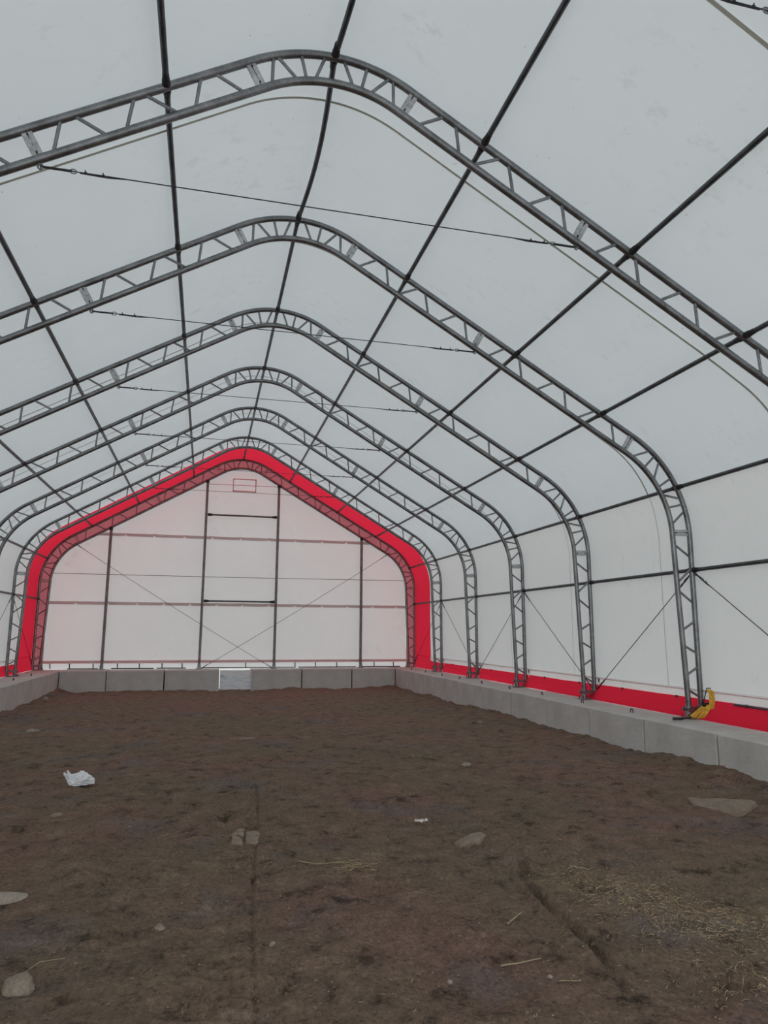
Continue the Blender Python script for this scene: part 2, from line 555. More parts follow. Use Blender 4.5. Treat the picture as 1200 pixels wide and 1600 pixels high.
# ------------------------------------------------------------------ floor
FEAT_HOLES = [  # x, y, rx, ry, depth
    (-1.60, 4.52, 0.085, 0.075, 0.085), (-1.40, 4.56, 0.16, 0.11, 0.045), (-1.51, 5.67, 0.20, 0.14, 0.035), (-1.75, 5.45, 0.3, 0.2, 0.02),
    (-0.79, 7.05, 0.07, 0.12, 0.06), (0.12, 4.9, 0.22, 0.12, 0.03), (0.43, 5.99, 0.20, 0.12, 0.035), (0.35, 4.95, 0.15, 0.07, 0.04),
    (4.49, 7.14, 0.16, 0.09, 0.06), (3.13, 5.8, 0.20, 0.05, 0.045), (3.17, 7.93, 0.10, 0.05, 0.05), (3.18, 7.64, 0.07, 0.05, 0.05),
    (1.58, 6.36, 0.06, 0.06, 0.06), (1.6, 5.92, 0.08, 0.05, 0.055), (1.48, 5.93, 0.05, 0.03, 0.04), (2.92, 4.68, 0.06, 0.04, 0.03), (1.6, 4.49, 0.07, 0.05, 0.04),
    (0.31, 10.61, 0.16, 0.08, 0.06), (-1.62, 8.6, 0.10, 0.06, 0.05), (-1.61, 7.4, 0.09, 0.05, 0.045), (-0.88, 4.81, 0.16, 0.05, 0.03), (-0.65, 5.02, 0.14, 0.05, 0.03),
    (0.35, 3.05, 0.16, 0.10, 0.06), (1.62, 3.27, 0.10, 0.07, 0.05), (-1.55, 3.83, 0.05, 0.04, 0.03), (5.1, 7.38, 0.10, 0.25, 0.07),
    (1.46, 14.66, 0.3, 0.1, 0.05), (-2.54, 14.98, 0.5, 0.15, 0.08), (0.55, 11.6, 0.5, 0.12, 0.05), (2.0, 10.0, 0.3, 0.1, 0.05), (-3.2, 10.5, 0.4, 0.15, 0.04)]
RUTS = [  # polyline, half width, depth
    ([(1.50, 5.7), (1.36, 5.2), (1.22, 4.86), (1.17, 4.3), (1.13, 3.8), (1.02, 3.2)], 0.028, 0.055),
    ([(-0.33, 9.6), (-0.46, 7.2), (-0.64, 5.2), (-0.70, 4.4), (-0.72, 3.9), (-0.78, 2.2)], 0.013, 0.016),
    ([(0.75, 4.9), (0.80, 4.2), (0.78, 3.6)], 0.02, 0.015)]
def seg_dist(px, py, line):
    best = 9.0; side = 0; s_ = 0
    for a, c in zip(line[:-1], line[1:]):
        dx, dy = c[0] - a[0], c[1] - a[1]
        L2 = dx * dx + dy * dy
        t = max(0, min(1, ((px - a[0]) * dx + (py - a[1]) * dy) / L2))
        ex, ey = px - a[0] - t * dx, py - a[1] - t * dy
        d = math.hypot(ex, ey)
        if d < best: best = d; side = ex
    return best, side
def hgt(x, y):
    z = -0.075 - 0.0105 * max(-3.0, y - 8)
    z += 0.045 * noise.noise((x * 0.45, y * 0.45, 1.7))
    z += 0.035 * noise.noise((x * 1.3, y * 1.3, 5.1))
    nz = noise.fractal((x * 3.4, y * 3.4, 2.2), 0.65, 2.1, 5)
    z += 0.024 * nz
    rid = noise.noise((x * 9, y * 16, 7.7))
    z += 0.005 * rid
    if y < 9:
        z += 0.007 * noise.noise((x * 24, y * 32, 0.4)) + 0.0028 * noise.noise((x * 70, y * 70, 4.4))
    # earth banked unevenly against the blocks
    e = 5.28 - abs(x)
    if e < 0.8:
        z += (0.05 + 0.07 * noise.noise((y * 0.9, x, 9))) * max(0, 1 - e / 0.8) ** 2
        z += 0.03 * noise.noise((y * 5, x * 5, 3)) * max(0, 1 - e / 0.4)
    if y > 22.4:
        z += (0.03 + 0.08 * noise.noise((x * 0.8, 2, 4)) + 0.035 * noise.noise((x * 3.1, y, 4))) * min(1, (y - 22.4) / 0.8)
    if y < 16:
        for hx, hy, rx, ry, dp in FEAT_HOLES:
            q = ((x - hx) / rx) ** 2 + ((y - hy) / ry) ** 2
            if q < 4:
                q *= 1 + 0.6 * noise.noise((x * 12, y * 12, 4))
                z -= dp * math.exp(-q * q * 1.1) * (1 + 0.4 * noise.noise((x * 14, y * 14, 1)))
                z += dp * 0.2 * math.exp(-(math.sqrt(max(0, q)) - 1.35) ** 2 * 6)
        for line, hw, dp in RUTS:
            d, side = seg_dist(x, y, line)
            d = max(0, d + 0.5 * hw * noise.noise((x * 11, y * 11, 6)) + 0.35 * hw * noise.noise((x * 35, y * 35, 6)))
            if d < hw * 5:
                k = dp * (0.8 + 1.1 * noise.noise((x * 4, y * 4, 2))) * min(1, max(0, (line[0][1] - y) / 0.8)) * min(1, max(0.0, (y - line[-1][1]) / 0.5))
                z -= k * math.exp(-(d / hw) ** 2)
                z += k * 0.45 * math.exp(-((d - hw * 2.2) / hw) ** 2)
        # wide lugged wheel track left of its crisp edge line
        d, side = seg_dist(x, y, RUTS[1][0])
        if -0.42 < side < 0 and d < 0.42 and 2.8 < y < 9.6:
            fade = min(1, (0.42 - d) / 0.1) * (0.6 + 0.7 * noise.noise((x * 1.5, y * 1.2, 8)))
            ph = (y + 0.28 * side) / 0.095
            z += 0.015 * fade * math.sin(2 * math.pi * ph + 2 * noise.noise((x * 5, y * 5, 3))) - 0.008 * fade
        # fine lugged track on the right at the camera's feet
        d, side = seg_dist(x, y, [(0.42, 2.6), (0.62, 4.3)])
        if d < 0.11:
            z += 0.004 * math.sin(2 * math.pi * (x * 22 + y * 3)) * min(1, (0.11 - d) / 0.04)
    if 8.5 < y < 13 and -1.3 < x < 0.4:
        z += 0.006 * math.sin(y * 42 + 3 * noise.noise((x, y, 0))) * (0.5 + noise.noise((x * 2, y * 0.6, 6)))
    return z

ys = [-1.5 + 0.25 * i for i in range(14)]
y = 2.0
while y < 24.0:
    ys.append(y)
    y += 0.0048 * max(y, 2.2) if y < 10 else 0.0085 * y
ys.append(24.0)
NC = 560
xs = [5.36 * (0.42 * s + 0.58 * s ** 3) for s in [(-1 + 2 * i / NC) for i in range(NC + 1)]]
V = np.empty((len(ys) * len(xs), 3), dtype=np.float32)
k = 0
for y in ys:
    for x in xs:
        V[k] = (x, y, hgt(x, y)); k += 1
nx = len(xs)
ii = np.arange(len(ys) - 1)[:, None] * nx + np.arange(nx - 1)[None, :]
Fq = np.stack([ii, ii + 1, ii + nx + 1, ii + nx], -1).reshape(-1, 4).astype(np.int32)
me = bpy.data.meshes.new('floor')
me.vertices.add(len(V)); me.vertices.foreach_set('co', V.ravel())
me.loops.add(Fq.size); me.loops.foreach_set('vertex_index', Fq.ravel())
me.polygons.add(len(Fq))
me.polygons.foreach_set('loop_start', np.arange(0, Fq.size, 4, dtype=np.int32))
me.polygons.foreach_set('use_smooth', np.ones(len(Fq), dtype=bool))
me.update(calc_edges=True)
me.materials.append(M['dirt'])
fl = bpy.data.objects.new('floor', me); col.objects.link(fl); tag(fl, kind='structure')
MB().box((0, 12, -0.56), (160, 160, 0.1)).build('ground', M['outdirt'], smooth=False)
tag(bpy.data.objects['ground'], kind='structure')

# ------------------------------------------------------------------ concrete blocks
def block(x0, x1, y0, y1, label, group, loop=True, z1=ZB):
    gy = (0.026 if x0 > 0 else 0.05) if y1 - y0 > 1.08 else 0.0
    L = empty('concrete_block', ((x0 + x1) / 2, (y0 + y1) / 2, -0.42))
    g = 0.009
    rnd = random.Random(int((x0 * 31 + y0 * 17) * 10))
    jz = rnd.uniform(-0.006, 0.006); jx = rnd.uniform(-0.006, 0.006)
    mb = MB().box((jx, 0, (z1 + jz + 0.42) / 2), (x1 - x0 - (0 if x1 - x0 < 1.2 and y1 - y0 > 1.1 else 0.022), y1 - y0 - gy, z1 + jz + 0.42))
    mb.build('block_body', M['concrete'], L, smooth=False, bevel=0.012)
    if loop:
        lx = -0.17 if x0 > 0 else 0.17
        if y1 - y0 < 1.2: lx = 0
        p = [(lx, -0.035, z1 + 0.40), (lx, -0.035, z1 + 0.455), (lx, -0.015, z1 + 0.48), (lx, 0.015, z1 + 0.48), (lx, 0.035, z1 + 0.455), (lx, 0.035, z1 + 0.40)]
        MB().tube(p, 0.009, 8).build('lifting_loop', M['rusty'], L)
    tag(L, label, 'concrete block', group)
    return L
ordn = ['first', 'second', 'third', 'fourth', 'fifth', 'sixth', 'seventh', 'eighth', 'ninth', 'tenth', 'eleventh', 'twelfth', 'thirteenth', 'fourteenth', 'fifteenth', 'sixteenth']
jr = [24.42, 23.36, 21.8, 20.26, 18.7, 17.35, 15.6, 14.06, 12.45, 10.93, 9.40, 7.86, 6.32, 4.78]
for i in range(len(jr) - 1):
    lab = 'grey concrete block in the right-hand row, %s one from the red end wall' % ordn[i]
    block(5.28, 6.262, jr[i + 1], jr[i], lab, 'concrete blocks along the right wall', loop=0 < i < 10)
jl = [24.42, 22.3, 20.5, 18.55, 17.0, 15.45]
for i in range(len(jl) - 1):
    lab = 'grey concrete block in the left-hand row, %s one from the end wall' % ordn[i]
    block(-6.262, -5.28, jl[i + 1], jl[i], lab, 'concrete blocks along the left wall', loop=i > 0)
je = [(-5.28, -3.92, 'leftmost concrete block of the end wall row'), (-3.92, -2.21, 'second concrete block from the left in the end wall row'),
      (-2.21, -0.52, 'concrete block directly left of the white sheet in the end row'),
      (0.48, 2.11, 'concrete block directly right of the white sheet in the end row'), (2.11, 3.78, 'second concrete block from the right in the end wall row'), (3.78, 5.28, 'rightmost concrete block of the end wall row')]
for x0, x1, lab in je:
    block(x0 + 0.005, x1 - 0.005, 23.42, 24.45, lab, 'concrete blocks under the end wall', loop=False, z1=ZB - 0.005)

# white sheet closing the gap
mb = MB()
NXs, NZs = 30, 22
for j in range(NZs + 1):
    for i in range(NXs + 1):
        x = -0.505 + 0.975 * i / NXs; z = -0.22 + 0.61 * j / NZs
        y = 23.44 + 0.02 * noise.noise((x * 4, z * 9, 3)) + 0.012 * noise.noise((x * 11, z * 16, 8)) + 0.04 * (j / NZs)
        mb.v.append(Vector((x, y, z)))
for j in range(NZs):
    for i in range(NXs):
        a = j * (NXs + 1) + i
        mb.f.append((a, a + 1, a + NXs + 2, a + NXs + 1))
o = mb.build('plastic_sheet', M['sheet'])
sd_ = o.modifiers.new('thick', 'SOLIDIFY'); sd_.thickness = 0.004
tag(o, 'white plastic sheet with faint grey marks closing the gap in the end wall blocks', 'plastic sheet')

# ------------------------------------------------------------------ truss arches
RC = 0.041
def arch_strut_list():
    R = [((.09, 7.50), (.212, 7.24)), ((.34, 7.45), (.286, 7.21)), ((.58, 7.37), (.37, 7.19)), ((.61, 7.36), (.642, 7.08)),
         ((1.18, 7.04), (.9, 6.95)), ((1.30, 6.98), (1.37, 6.66)), ((1.83, 6.69), (1.5, 6.58)), ((1.905, 6.64), (1.98, 6.3)),
         ((2.42, 6.33), (2.12, 6.22)), ((2.52, 6.27), (2.59, 5.95)),
         ((3.18, 5.87), (2.91, 5.79)), ((3.39, 5.74), (3.46, 5.44)), ((3.98, 5.41), (3.69, 5.33)), ((4.13, 5.32), (4.19, 5.03)),
         ((4.67, 5.02), (4.35, 4.93)), ((4.92, 4.86), (4.99, 4.56)),
         ((5.594, 4.45), (5.282, 4.39)), ((5.664, 4.377), (5.504, 4.223)), ((5.734, 4.305), (5.672, 4.022)), ((5.942, 4.047), (5.739, 3.911)),
         ((6.13, 3.729), (5.839, 3.812)), ((6.15, 3.644), (5.898, 3.586)), ((6.17, 3.549), (5.93, 3.304)),
         ((6.21, 2.798), (5.931, 3.013)), ((6.21, 2.645), (5.951, 2.403)), ((6.21, 2.089), (5.944, 2.303)), ((6.21, 1.839), (5.993, 1.69)),
         ((6.21, 1.346), (5.996, 1.477)), ((6.21, 1.161), (6.018, 1.023)), ((6.21, .701), (6.022, .831))]
    return R
PL = [((.865, 7.28), (.735, 7.03)), ((2.825, 6.13), (2.69, 5.885)), ((5.28, 4.68), (5.14, 4.46)), ((6.21, 3.19), (5.9, 3.18))]

arch0 = empty('truss_arch', (0, ARCH_Y[0], 0))
MB().tube([(x, 0, z) for x, z in full(OUT)], RC, 16).build('outer_chord', M['galv'], arch0)
MB().tube([(x, 0, z) for x, z in full(INN)], RC, 16).build('inner_chord', M['galv'], arch0)
for sd in (1, -1):
    for a, c in arch_strut_list():
        A, _ = nearest(OUT, a); B, _ = nearest(INN, c)
        MB().tube([(sd * A.x, 0, A.y), (sd * B.x, 0, B.y)], 0.0175, 10).build('web_strut', M['strut'], arch0)
    for a, c in PL:
        A, _ = nearest(OUT, a); B, _ = nearest(INN, c)
        d = (B - A); L = d.length; d.normalize()
        mid = (A + B) / 2
        ang = math.atan2(sd * d.x, d.y)
        rm = Matrix.Rotation(ang, 3, 'Y')
        # two flat plates with a groove between, bolted through
        mb = MB()
        cpos = Vector((sd * mid.x, 0, mid.y))
        for q in (-0.026, 0.026):
            mb.box(cpos + rm @ Vector((q, 0, 0)), (0.046, 0.030, L + 0.035), rm)
        pl = mb.build('connector_plate', M['plate'], arch0, smooth=False, bevel=0.004)
        MB().tube([cpos + rm @ Vector((-0.05, 0, 0)), cpos + rm @ Vector((0.05, 0, 0))], 0.012, 6).build('clamp_bolt', M['strut'], pl)
        for kz in (-0.3, 0.3):
            MB().tube([cpos + rm @ Vector((0, -0.026, kz * L)), cpos + rm @ Vector((0, 0.026, kz * L))], 0.009, 6).build('plate_bolt', M['cable'], pl)
    # foot bracket
    mb = MB()
    mb.box((sd * 6.105, 0, ZB + 0.006 + 0.006), (0.42, 0.20, 0.014))
    mb.box((sd * 6.10, -0.062, 0.535), (0.34, 0.012, 0.055))
    mb.box((sd * 6.10, 0.062, 0.535), (0.34, 0.012, 0.055))
    for xx in (5.99, 6.21):
        mb.tube([(sd * xx, 0, ZB + 0.01), (sd * xx, 0, 0.60)], 0.053, 14)
    ft = mb.build('foot_bracket', M['strut'], arch0)
    for xx, yy in ((5.93, -0.075), (5.93, 0.075), (6.28, -0.075), (6.28, 0.075)):
        MB().tube([(sd * xx, yy, ZB + 0.01), (sd * xx, yy, ZB + 0.075)], 0.010, 6).build('anchor_bolt', M['rusty'], ft)
    MB().tube([(sd * 5.92, -0.02, 0.535), (sd * 6.28, -0.02, 0.535)], 0.011, 6).build('cross_bolt', M['cable'], ft)
alab = ['galvanised truss arch standing just above the camera, out of frame',
        'nearest galvanised truss arch crossing the top of the photo', 'second galvanised truss arch from the camera, yellow strap at its right foot',
        'third galvanised truss arch from the camera', 'fourth galvanised truss arch from the camera', 'fifth galvanised truss arch from the camera',
        'sixth galvanised truss arch, the last one under white fabric', 'end truss arch framing the gable wall inside the red band']
arches = [arch0]
for k in range(1, 8):
    arches.append(copy_tree(arch0, loc=(0, ARCH_Y[k], 0)))
for a, lab in zip(arches, alab):
    tag(a, lab, 'truss arch', 'steel truss arches of the hall')
arches[0]['label'] = 'galvanised truss arch directly overhead, in front of the nearest one in view'

# ------------------------------------------------------------------ purlins
LINES = [(0.0, 7.575, 'along the ridge')]
for sd, nm in ((1, 'right'), (-1, 'left')):
    LINES += [(sd * 1.655, 6.865, 'first below ridge on %s slope' % nm), (sd * 3.377, 5.85, 'second below ridge on %s slope' % nm),
              (sd * 4.787, 5.025, 'third below ridge on %s slope' % nm), (sd * 6.10, 3.93, 'along the %s eave bend' % nm),
              (sd * 6.243, 2.61, 'halfway up the %s wall' % nm)]
bay_names = ['in the bay over the camera', 'between nearest and second arches', 'between second and third arches', 'between third and fourth arches',
             'between fourth and fifth arches', 'between fifth and sixth arches', 'in the red end bay']
def purlin_mesh(bow):
    n = 12
    pts = [(bow * math.sin(math.pi * i / n), 0.03 + 2.94 * i / n, -0.4 * abs(bow) * math.sin(math.pi * i / n)) for i in range(n + 1)]
    return pts
for li, (lx, lz, lname) in enumerate(LINES):
    q_, _t = nearest(full(OUT), (lx, lz))
    lx, lz = q_.x, q_.y
    proto = {}
    for bay in range(7):
        bow = 0.0
        if li == 0 and bay in (0, 1): bow = 0.06
        nm = 'purlin_tube'
        if bow not in proto:
            e = empty(nm, (lx, ARCH_Y[bay], lz))
            MB().tube(purlin_mesh(bow), 0.0305, 14).build('tube', M['purlin'], e)
            for y0, y1 in ((0.035, 0.13), (2.965, 2.82)):
                MB().tube([(0, y0, 0), (0, y0 + (y1 - y0) * 0.35, 0), (0, y0 + (y1 - y0) * 0.6, 0), (0, y1, 0)], [0.042, 0.040, 0.034, 0.0315], 12).build('end_socket', M['black'], e)
            proto[bow] = e
        else:
            e = copy_tree(proto[bow], loc=(lx, ARCH_Y[bay], lz))
        tag(e, 'dark purlin tube, %s, %s' % (lname, bay_names[bay]), 'purlin', 'purlin tubes between the arches')

# ------------------------------------------------------------------ cables
def cable(A, B, label, r=0.0055, fit=0.48, sagd=0.03, group='tie cables across the roof', ends=(1, 1), m='cable'):
    A, B = Vector(A), Vector(B)
    e = empty('steel_cable', A)
    D = B - A
    n = 14
    pts = [D * (i / n) + Vector((0, 0, -sagd * 4 * (i / n) * (1 - i / n))) for i in range(n + 1)]
    MB().tube(pts, r, 6).build('wire', M[m], e)
    d = D.normalized()
    for side, use in ((0, ends[0]), (1, ends[1])):
        if not use: continue
        base = Vector((0, 0, 0)) if side == 0 else D
        dd = d if side == 0 else -d
        up = Vector((0, 0, 1))
        # turnbuckle rod, eye and clamps
        MB().tube([base, base + dd * fit * 0.55], 0.012, 8).build('turnbuckle', M['cable'], e)
        ce = base + dd * fit * 0.58
        ring = [ce + dd * (0.03 * math.cos(a)) + up * (0.022 * math.sin(a)) for a in [i * math.pi / 5 for i in range(11)]]
        MB().tube(ring, 0.006, 6).build('thimble', M['strut'], e)
        ring = [base + dd * (0.02 * math.cos(a)) + up * (0.025 * math.sin(a)) for a in [i * math.pi / 5 for i in range(11)]]
        MB().tube(ring, 0.010, 6).build('shackle', M['strut'], e)
        for q in (0.80, 1.12):
            c = base + dd * fit * q
            MB().box(c, (0.022, 0.016, 0.018)).tube([c, c + up * 0.03 - dd * 0.008], 0.005, 6).build('cable_clip', M['cable'], e)
        MB().tube([base + dd * fit * 0.7 - up * 0.008, base + dd * fit * 1.2 - up * 0.014, base + dd * fit * 1.55], r, 6).build('cable_tail', M[m], e)
    tag(e, label, 'cable', group)
    return e
tn = ['overhead, top right corner of the photo', 'under the nearest arch', 'under the second arch', 'under the third arch', 'under the fourth arch', 'under the fifth arch', 'under the sixth arch, before the red band']
for k in range(7):
    cable((-2.67, ARCH_Y[k], 5.79), (2.69, ARCH_Y[k], 5.79 if k else 5.76), 'thin tie cable with turnbuckles stretched across %s' % tn[k], sagd=0.0)
for sd, nm in ((1, 'right'), (-1, 'left')):
    for k in (2, 4, 6):
        for dk, dn in ((-1, 'towards the camera'), (1, 'towards the gable')):
            if k + dk > 7: continue
            A = (sd * 6.225, ARCH_Y[k] + 0.06 * dk, 2.55)
            B = (sd * 6.22, ARCH_Y[k + dk] - 0.09 * dk, 0.60)
            cable(A, B, 'diagonal brace cable on the %s wall running down %s from the %s arch' % (nm, dn, ordn[k - 1]), r=0.0065, fit=0.24, sagd=0.0, group='diagonal brace cables on the walls')
cable((-5.24, 24.22, 4.40), (1.20, 24.24, 0.42), 'diagonal gable brace cable falling from left eave to right door post', r=0.008, fit=0.3, sagd=0.05, group='gable brace cables', m='wirelight')
cable((5.26, 24.22, 4.40), (-1.10, 24.20, 0.42), 'diagonal gable brace cable falling from right eave to left door post', r=0.008, fit=0.3, sagd=0.05, group='gable brace cables', m='wirelight')
e = MB().tube([(-5.9, 24.25, 3.43), (0, 24.25, 3.42), (5.9, 24.25, 3.44)], 0.010, 6).build('rope', M['wirelight'])
tag(e, 'thin grey rope stretched level across the gable between its two legs', 'rope')

# ------------------------------------------------------------------ gable posts and door bars
def gpost(x, lab):
    top = 0
    for (a, c) in zip(INN[:-1], INN[1:]):
        if (a[0] - abs(x)) * (c[0] - abs(x)) <= 0 and a[1] > 4: top = a[1] + (c[1] - a[1]) * (abs(x) - a[0]) / (c[0] - a[0] + 1e-9)
    e = empty('gable_post', (x, 24.27, ZB))
    MB().box((0, 0, (top - ZB) / 2 - 0.02), (0.085, 0.085, top - ZB)).build('post', M['post'], e, smooth=False, bevel=0.008)
    MB().box((0, 0, 0.01), (0.20, 0.15, 0.02)).box((0, -0.05, 0.07), (0.11, 0.012, 0.14)).build('base_plate', M['strut'], e, smooth=False)
    MB().box((0, -0.03, top - ZB - 0.05), (0.11, 0.09, 0.10)).build('top_clamp', M['cable'], e, smooth=False, bevel=0.01)
    tag(e, lab, 'post', 'steel posts of the gable wall')
gpost(-4.18, 'square steel gable post nearest the left edge')
gpost(-1.175, 'tall steel gable post at the left side of the doorway frame')
gpost(1.265, 'tall steel gable post at the right side of the doorway frame')
gpost(4.25, 'square steel gable post nearest the right red band')
def gbar(z, lab):
    e = empty('door_bar', (0.045, 24.27, z))
    MB().tube([(-1.17, 0, 0.0), (1.17, 0, 0.0)], 0.030, 12).build('bar', M['purlin'], e)
    for sd in (-1, 1):
        MB().tube([(sd * 1.172, 0, 0), (sd * 1.08, 0, 0), (sd * 1.0, 0, 0)], [0.05, 0.046, 0.031], 12).build('end_socket', M['black'], e)
    tag(e, lab, 'crossbar', 'crossbars between the gable door posts')
gbar(5.545, 'upper dark crossbar between the two doorway posts')
gbar(2.615, 'lower dark crossbar between the two doorway posts')

# ------------------------------------------------------------------ things at the arch feet
def ribbon(pts, w, th, wdir):
    mb = MB(); wd = Vector(wdir).normalized()
    pts = [Vector(p) for p in pts]
    rows = []
    for i, p in enumerate(pts):
        t = (pts[min(i + 1, len(pts) - 1)] - pts[max(i - 1, 0)]).normalized()
        nrm = t.cross(wd).normalized()
        rows.append([p + wd * w / 2 + nrm * th / 2, p - wd * w / 2 + nrm * th / 2, p - wd * w / 2 - nrm * th / 2, p + wd * w / 2 - nrm * th / 2])
    b = len(mb.v)
    for r_ in rows: mb.v += r_
    for i in range(len(rows) - 1):
        for k in range(4):
            k2 = (k + 1) % 4
            mb.f.append((b + i * 4 + k, b + i * 4 + k2, b + i * 4 + 4 + k2, b + i * 4 + 4 + k))
    mb.f.append((b, b + 1, b + 2, b + 3)); mb.f.append((b + len(rows) * 4 - 4, b + len(rows) * 4 - 1, b + len(rows) * 4 - 2, b + len(rows) * 4 - 3))
    return mb
# yellow ratchet strap bundle at the second arch's right foot
Ya = ARCH_Y[2]
e = empty('ratchet_strap', (6.09, Ya - 0.20, ZB + 0.02))
VD = Vector((0.79, -0.62, 0))
for i, (q0, q1) in enumerate(((0.03, -0.20), (0.05, -0.15), (0.07, -0.09), (0.085, -0.04))):
    p = [VD * q0 + Vector((0, 0, 0.20)), VD * (q0 * 0.7 + q1 * 0.3) + Vector((0, -0.015 * i, 0.15)), VD * (q0 * 0.2 + q1 * 0.8) + Vector((-0.01, -0.03 - 0.01 * i, 0.06)), VD * q1 + Vector((-0.01, -0.03, 0.008))]
    ribbon(p, 0.045, 0.010, VD).build('strap_loop', M['yellow'], e)
ribbon([VD * 0.10 + Vector((0, 0, 0.14)), VD * 0.115 + Vector((0, -0.01, 0.26)), VD * 0.12 + Vector((0, 0, 0.38)), VD * 0.09 + Vector((0, 0.01, 0.42))], 0.075, 0.025, VD).build('handle', M['yellow'], e)
MB().box((0.06, 0.0, 0.20), (0.14, 0.06, 0.05)).tube([(0.0, 0.0, 0.205), (0.15, 0.0, 0.225)], 0.018, 8).build('ratchet', M['black'], e)
MB().tube([(0.02, 0.02, 0.22), (0.10, 0.03, 0.43), (0.17, 0.03, 0.43)], 0.008, 6).build('hook', M['cable'], e)
tag(e, 'yellow ratchet strap hanging from the right foot of the second arch', 'ratchet strap')
# black handled bar lying on the block
e = empty('bar_tool', (5.70, Ya - 0.30, ZB + 0.045))
MB().tube([(-0.19, 0.02, 0.0), (-0.05, 0.0, 0.0)], 0.022, 10).build('grip', M['rubber'], e)
MB().tube([(-0.06, 0.0, 0.0), (0.12, 0.08, 0.0), (0.20, 0.14, 0.0)], [0.014, 0.014, 0.014], 8).build('shaft', M['cable'], e)
tag(e, 'short bar tool with black grip lying on the block beside the yellow strap', 'hand tool')
# webbing straps tied at the far feet
for k, nm in ((3, 'third'), (4, 'fourth'), (5, 'fifth'), (6, 'sixth')):
    e = empty('webbing_strap', (6.17, ARCH_Y[k] - 0.10, ZB + 0.02))
    ribbon([(0.12, 0.02, 0.33), (0.10, 0.0, 0.22), (0.075, -0.015, 0.10), (0.03, -0.04, 0.0)], 0.04, 0.006, (0.8, -0.5, 0)).build('webbing', M['strap'], e)
    MB().box((0.115, 0.01, 0.34), (0.06, 0.04, 0.07)).tube([(0.08, 0, 0.12), (0.02, -0.02, -0.0)], 0.012, 6).build('buckle', M['rusty'], e)
    tag(e, 'cream webbing strap tied down at the right foot of the %s arch' % nm, 'strap', 'cream straps at the arch feet')
# dark pipe on the hem at the right edge of the photo
e = MB().tube([(6.225, 5.2, 0.66), (6.225, 8.62, 0.665)], 0.018, 10).build('hem_pipe', M['purlin'])
tag(e, 'dark grey pipe lying along the top of the red skirt at the right edge', 'pipe')

# ------------------------------------------------------------------ loose things on the dirt
def rock(name, x, y, sx, sy, sz, m, label, cat, seed, rot=0.0, sub=4, rough=0.25, sink=0.35, flat=0.0, group=None, name2=None):
    bm = bmesh.new()
    bmesh.ops.create_icosphere(bm, subdivisions=sub, radius=1.0)
    for v_ in bm.verts:
        c = v_.co.copy()
        k = 1 + rough * noise.noise(c * 1.3 + Vector((seed, 0, 0))) + rough * 0.4 * noise.noise(c * 3.1 + Vector((0, seed, 0))) + rough * 0.15 * noise.noise(c * 9 + Vector((0, 0, seed)))
        c = c * k
        # facets
        for q in range(6):
            rnd = random.Random(seed * 13 + q)
            nrm = Vector((rnd.uniform(-1, 1), rnd.uniform(-1, 1), rnd.uniform(0, 1))).normalized()
            d = c.dot(nrm) - 0.82
            if d > 0: c -= nrm * d * 0.85
        if flat and c.z > flat: c.z = flat + (c.z - flat) * 0.15
        v_.co = Vector((c.x * sx, c.y * sy, c.z * sz))
    me = bpy.data.meshes.new(name); bm.to_mesh(me); bm.free()
    me.materials.append(m)
    me.polygons.foreach_set('use_smooth', [True] * len(me.polygons))
    me.set_sharp_from_angle(angle=math.radians(30))
    o = bpy.data.objects.new(name, me); col.objects.link(o)
    o.location = (x, y, hgt(x, y) + sz * (1 - 2 * sink) * 0.6)
    o.rotation_euler = (0, 0, rot)
    tag(o, label, cat, group)
    return o
rock('rock', -1.825, 3.98, 0.075, 0.068, 0.055, M['stone_grey'], 'rounded fist-sized grey-brown rock in the bottom left corner', 'rock', 3, sink=0.2)
rock('flat_stone', -2.26, 5.31, 0.17, 0.08, 0.035, M['stone_pale'], 'pale flat stone cut off by the left edge of the photo', 'stone', 5, sink=0.3)
def slab(name, outl, h, m, label, cat, seed, group=None, tilt=0.0):
    """flat broken slab with an irregular worn outline, half sunk in the dirt"""
    cx = sum(p[0] for p in outl) / len(outl); cy = sum(p[1] for p in outl) / len(outl)
    dense = []
    n = len(outl)
    for i in range(n):
        a, c = outl[i], outl[(i + 1) % n]
        for q in range(6):
            t = q / 6
            x = a[0] + (c[0] - a[0]) * t; y = a[1] + (c[1] - a[1]) * t
            w_ = 0.05 * math.hypot(c[0] - a[0], c[1] - a[1]) * noise.noise((x * 30 + seed, y * 30, 1))
            dense.append((x + w_, y - w_))
    N = len(dense)
    z0 = hgt(cx, cy)
    mb = MB()
    rings = [(0.25, h), (0.5, h), (0.75, h * 0.99), (0.92, h * 0.94), (0.99, h * 0.74), (1.02, h * 0.35), (1.03, -0.03)]
    for k, z in rings:
        for (x, y) in dense:
            X = cx + (x - cx) * k; Y = cy + (y - cy) * k
            zz = z + (0.10 * h * noise.noise((X * 9 + seed, Y * 9, 0)) + 0.07 * h * noise.noise((X * 30, Y * 30, seed)) if z > 0 else 0) + tilt * (X - cx)
            mb.v.append(Vector((X - cx, Y - cy, zz)))
    mb.v.append(Vector((0, 0, h)))
    for r_ in range(len(rings) - 1):
        for i in range(N):
            j = (i + 1) % N
            mb.f.append((r_ * N + i, (r_ + 1) * N + i, (r_ + 1) * N + j, r_ * N + j))
    for i in range(N):
        mb.f.append((i, (i + 1) % N, len(mb.v) - 1))
    o = mb.build(name, m)
    bm = bmesh.new(); bm.from_mesh(o.data); bmesh.ops.recalc_face_normals(bm, faces=bm.faces); bm.to_mesh(o.data); bm.free()
    o.location = (cx, cy, z0)
    tag(o, label, cat, group)
    return o
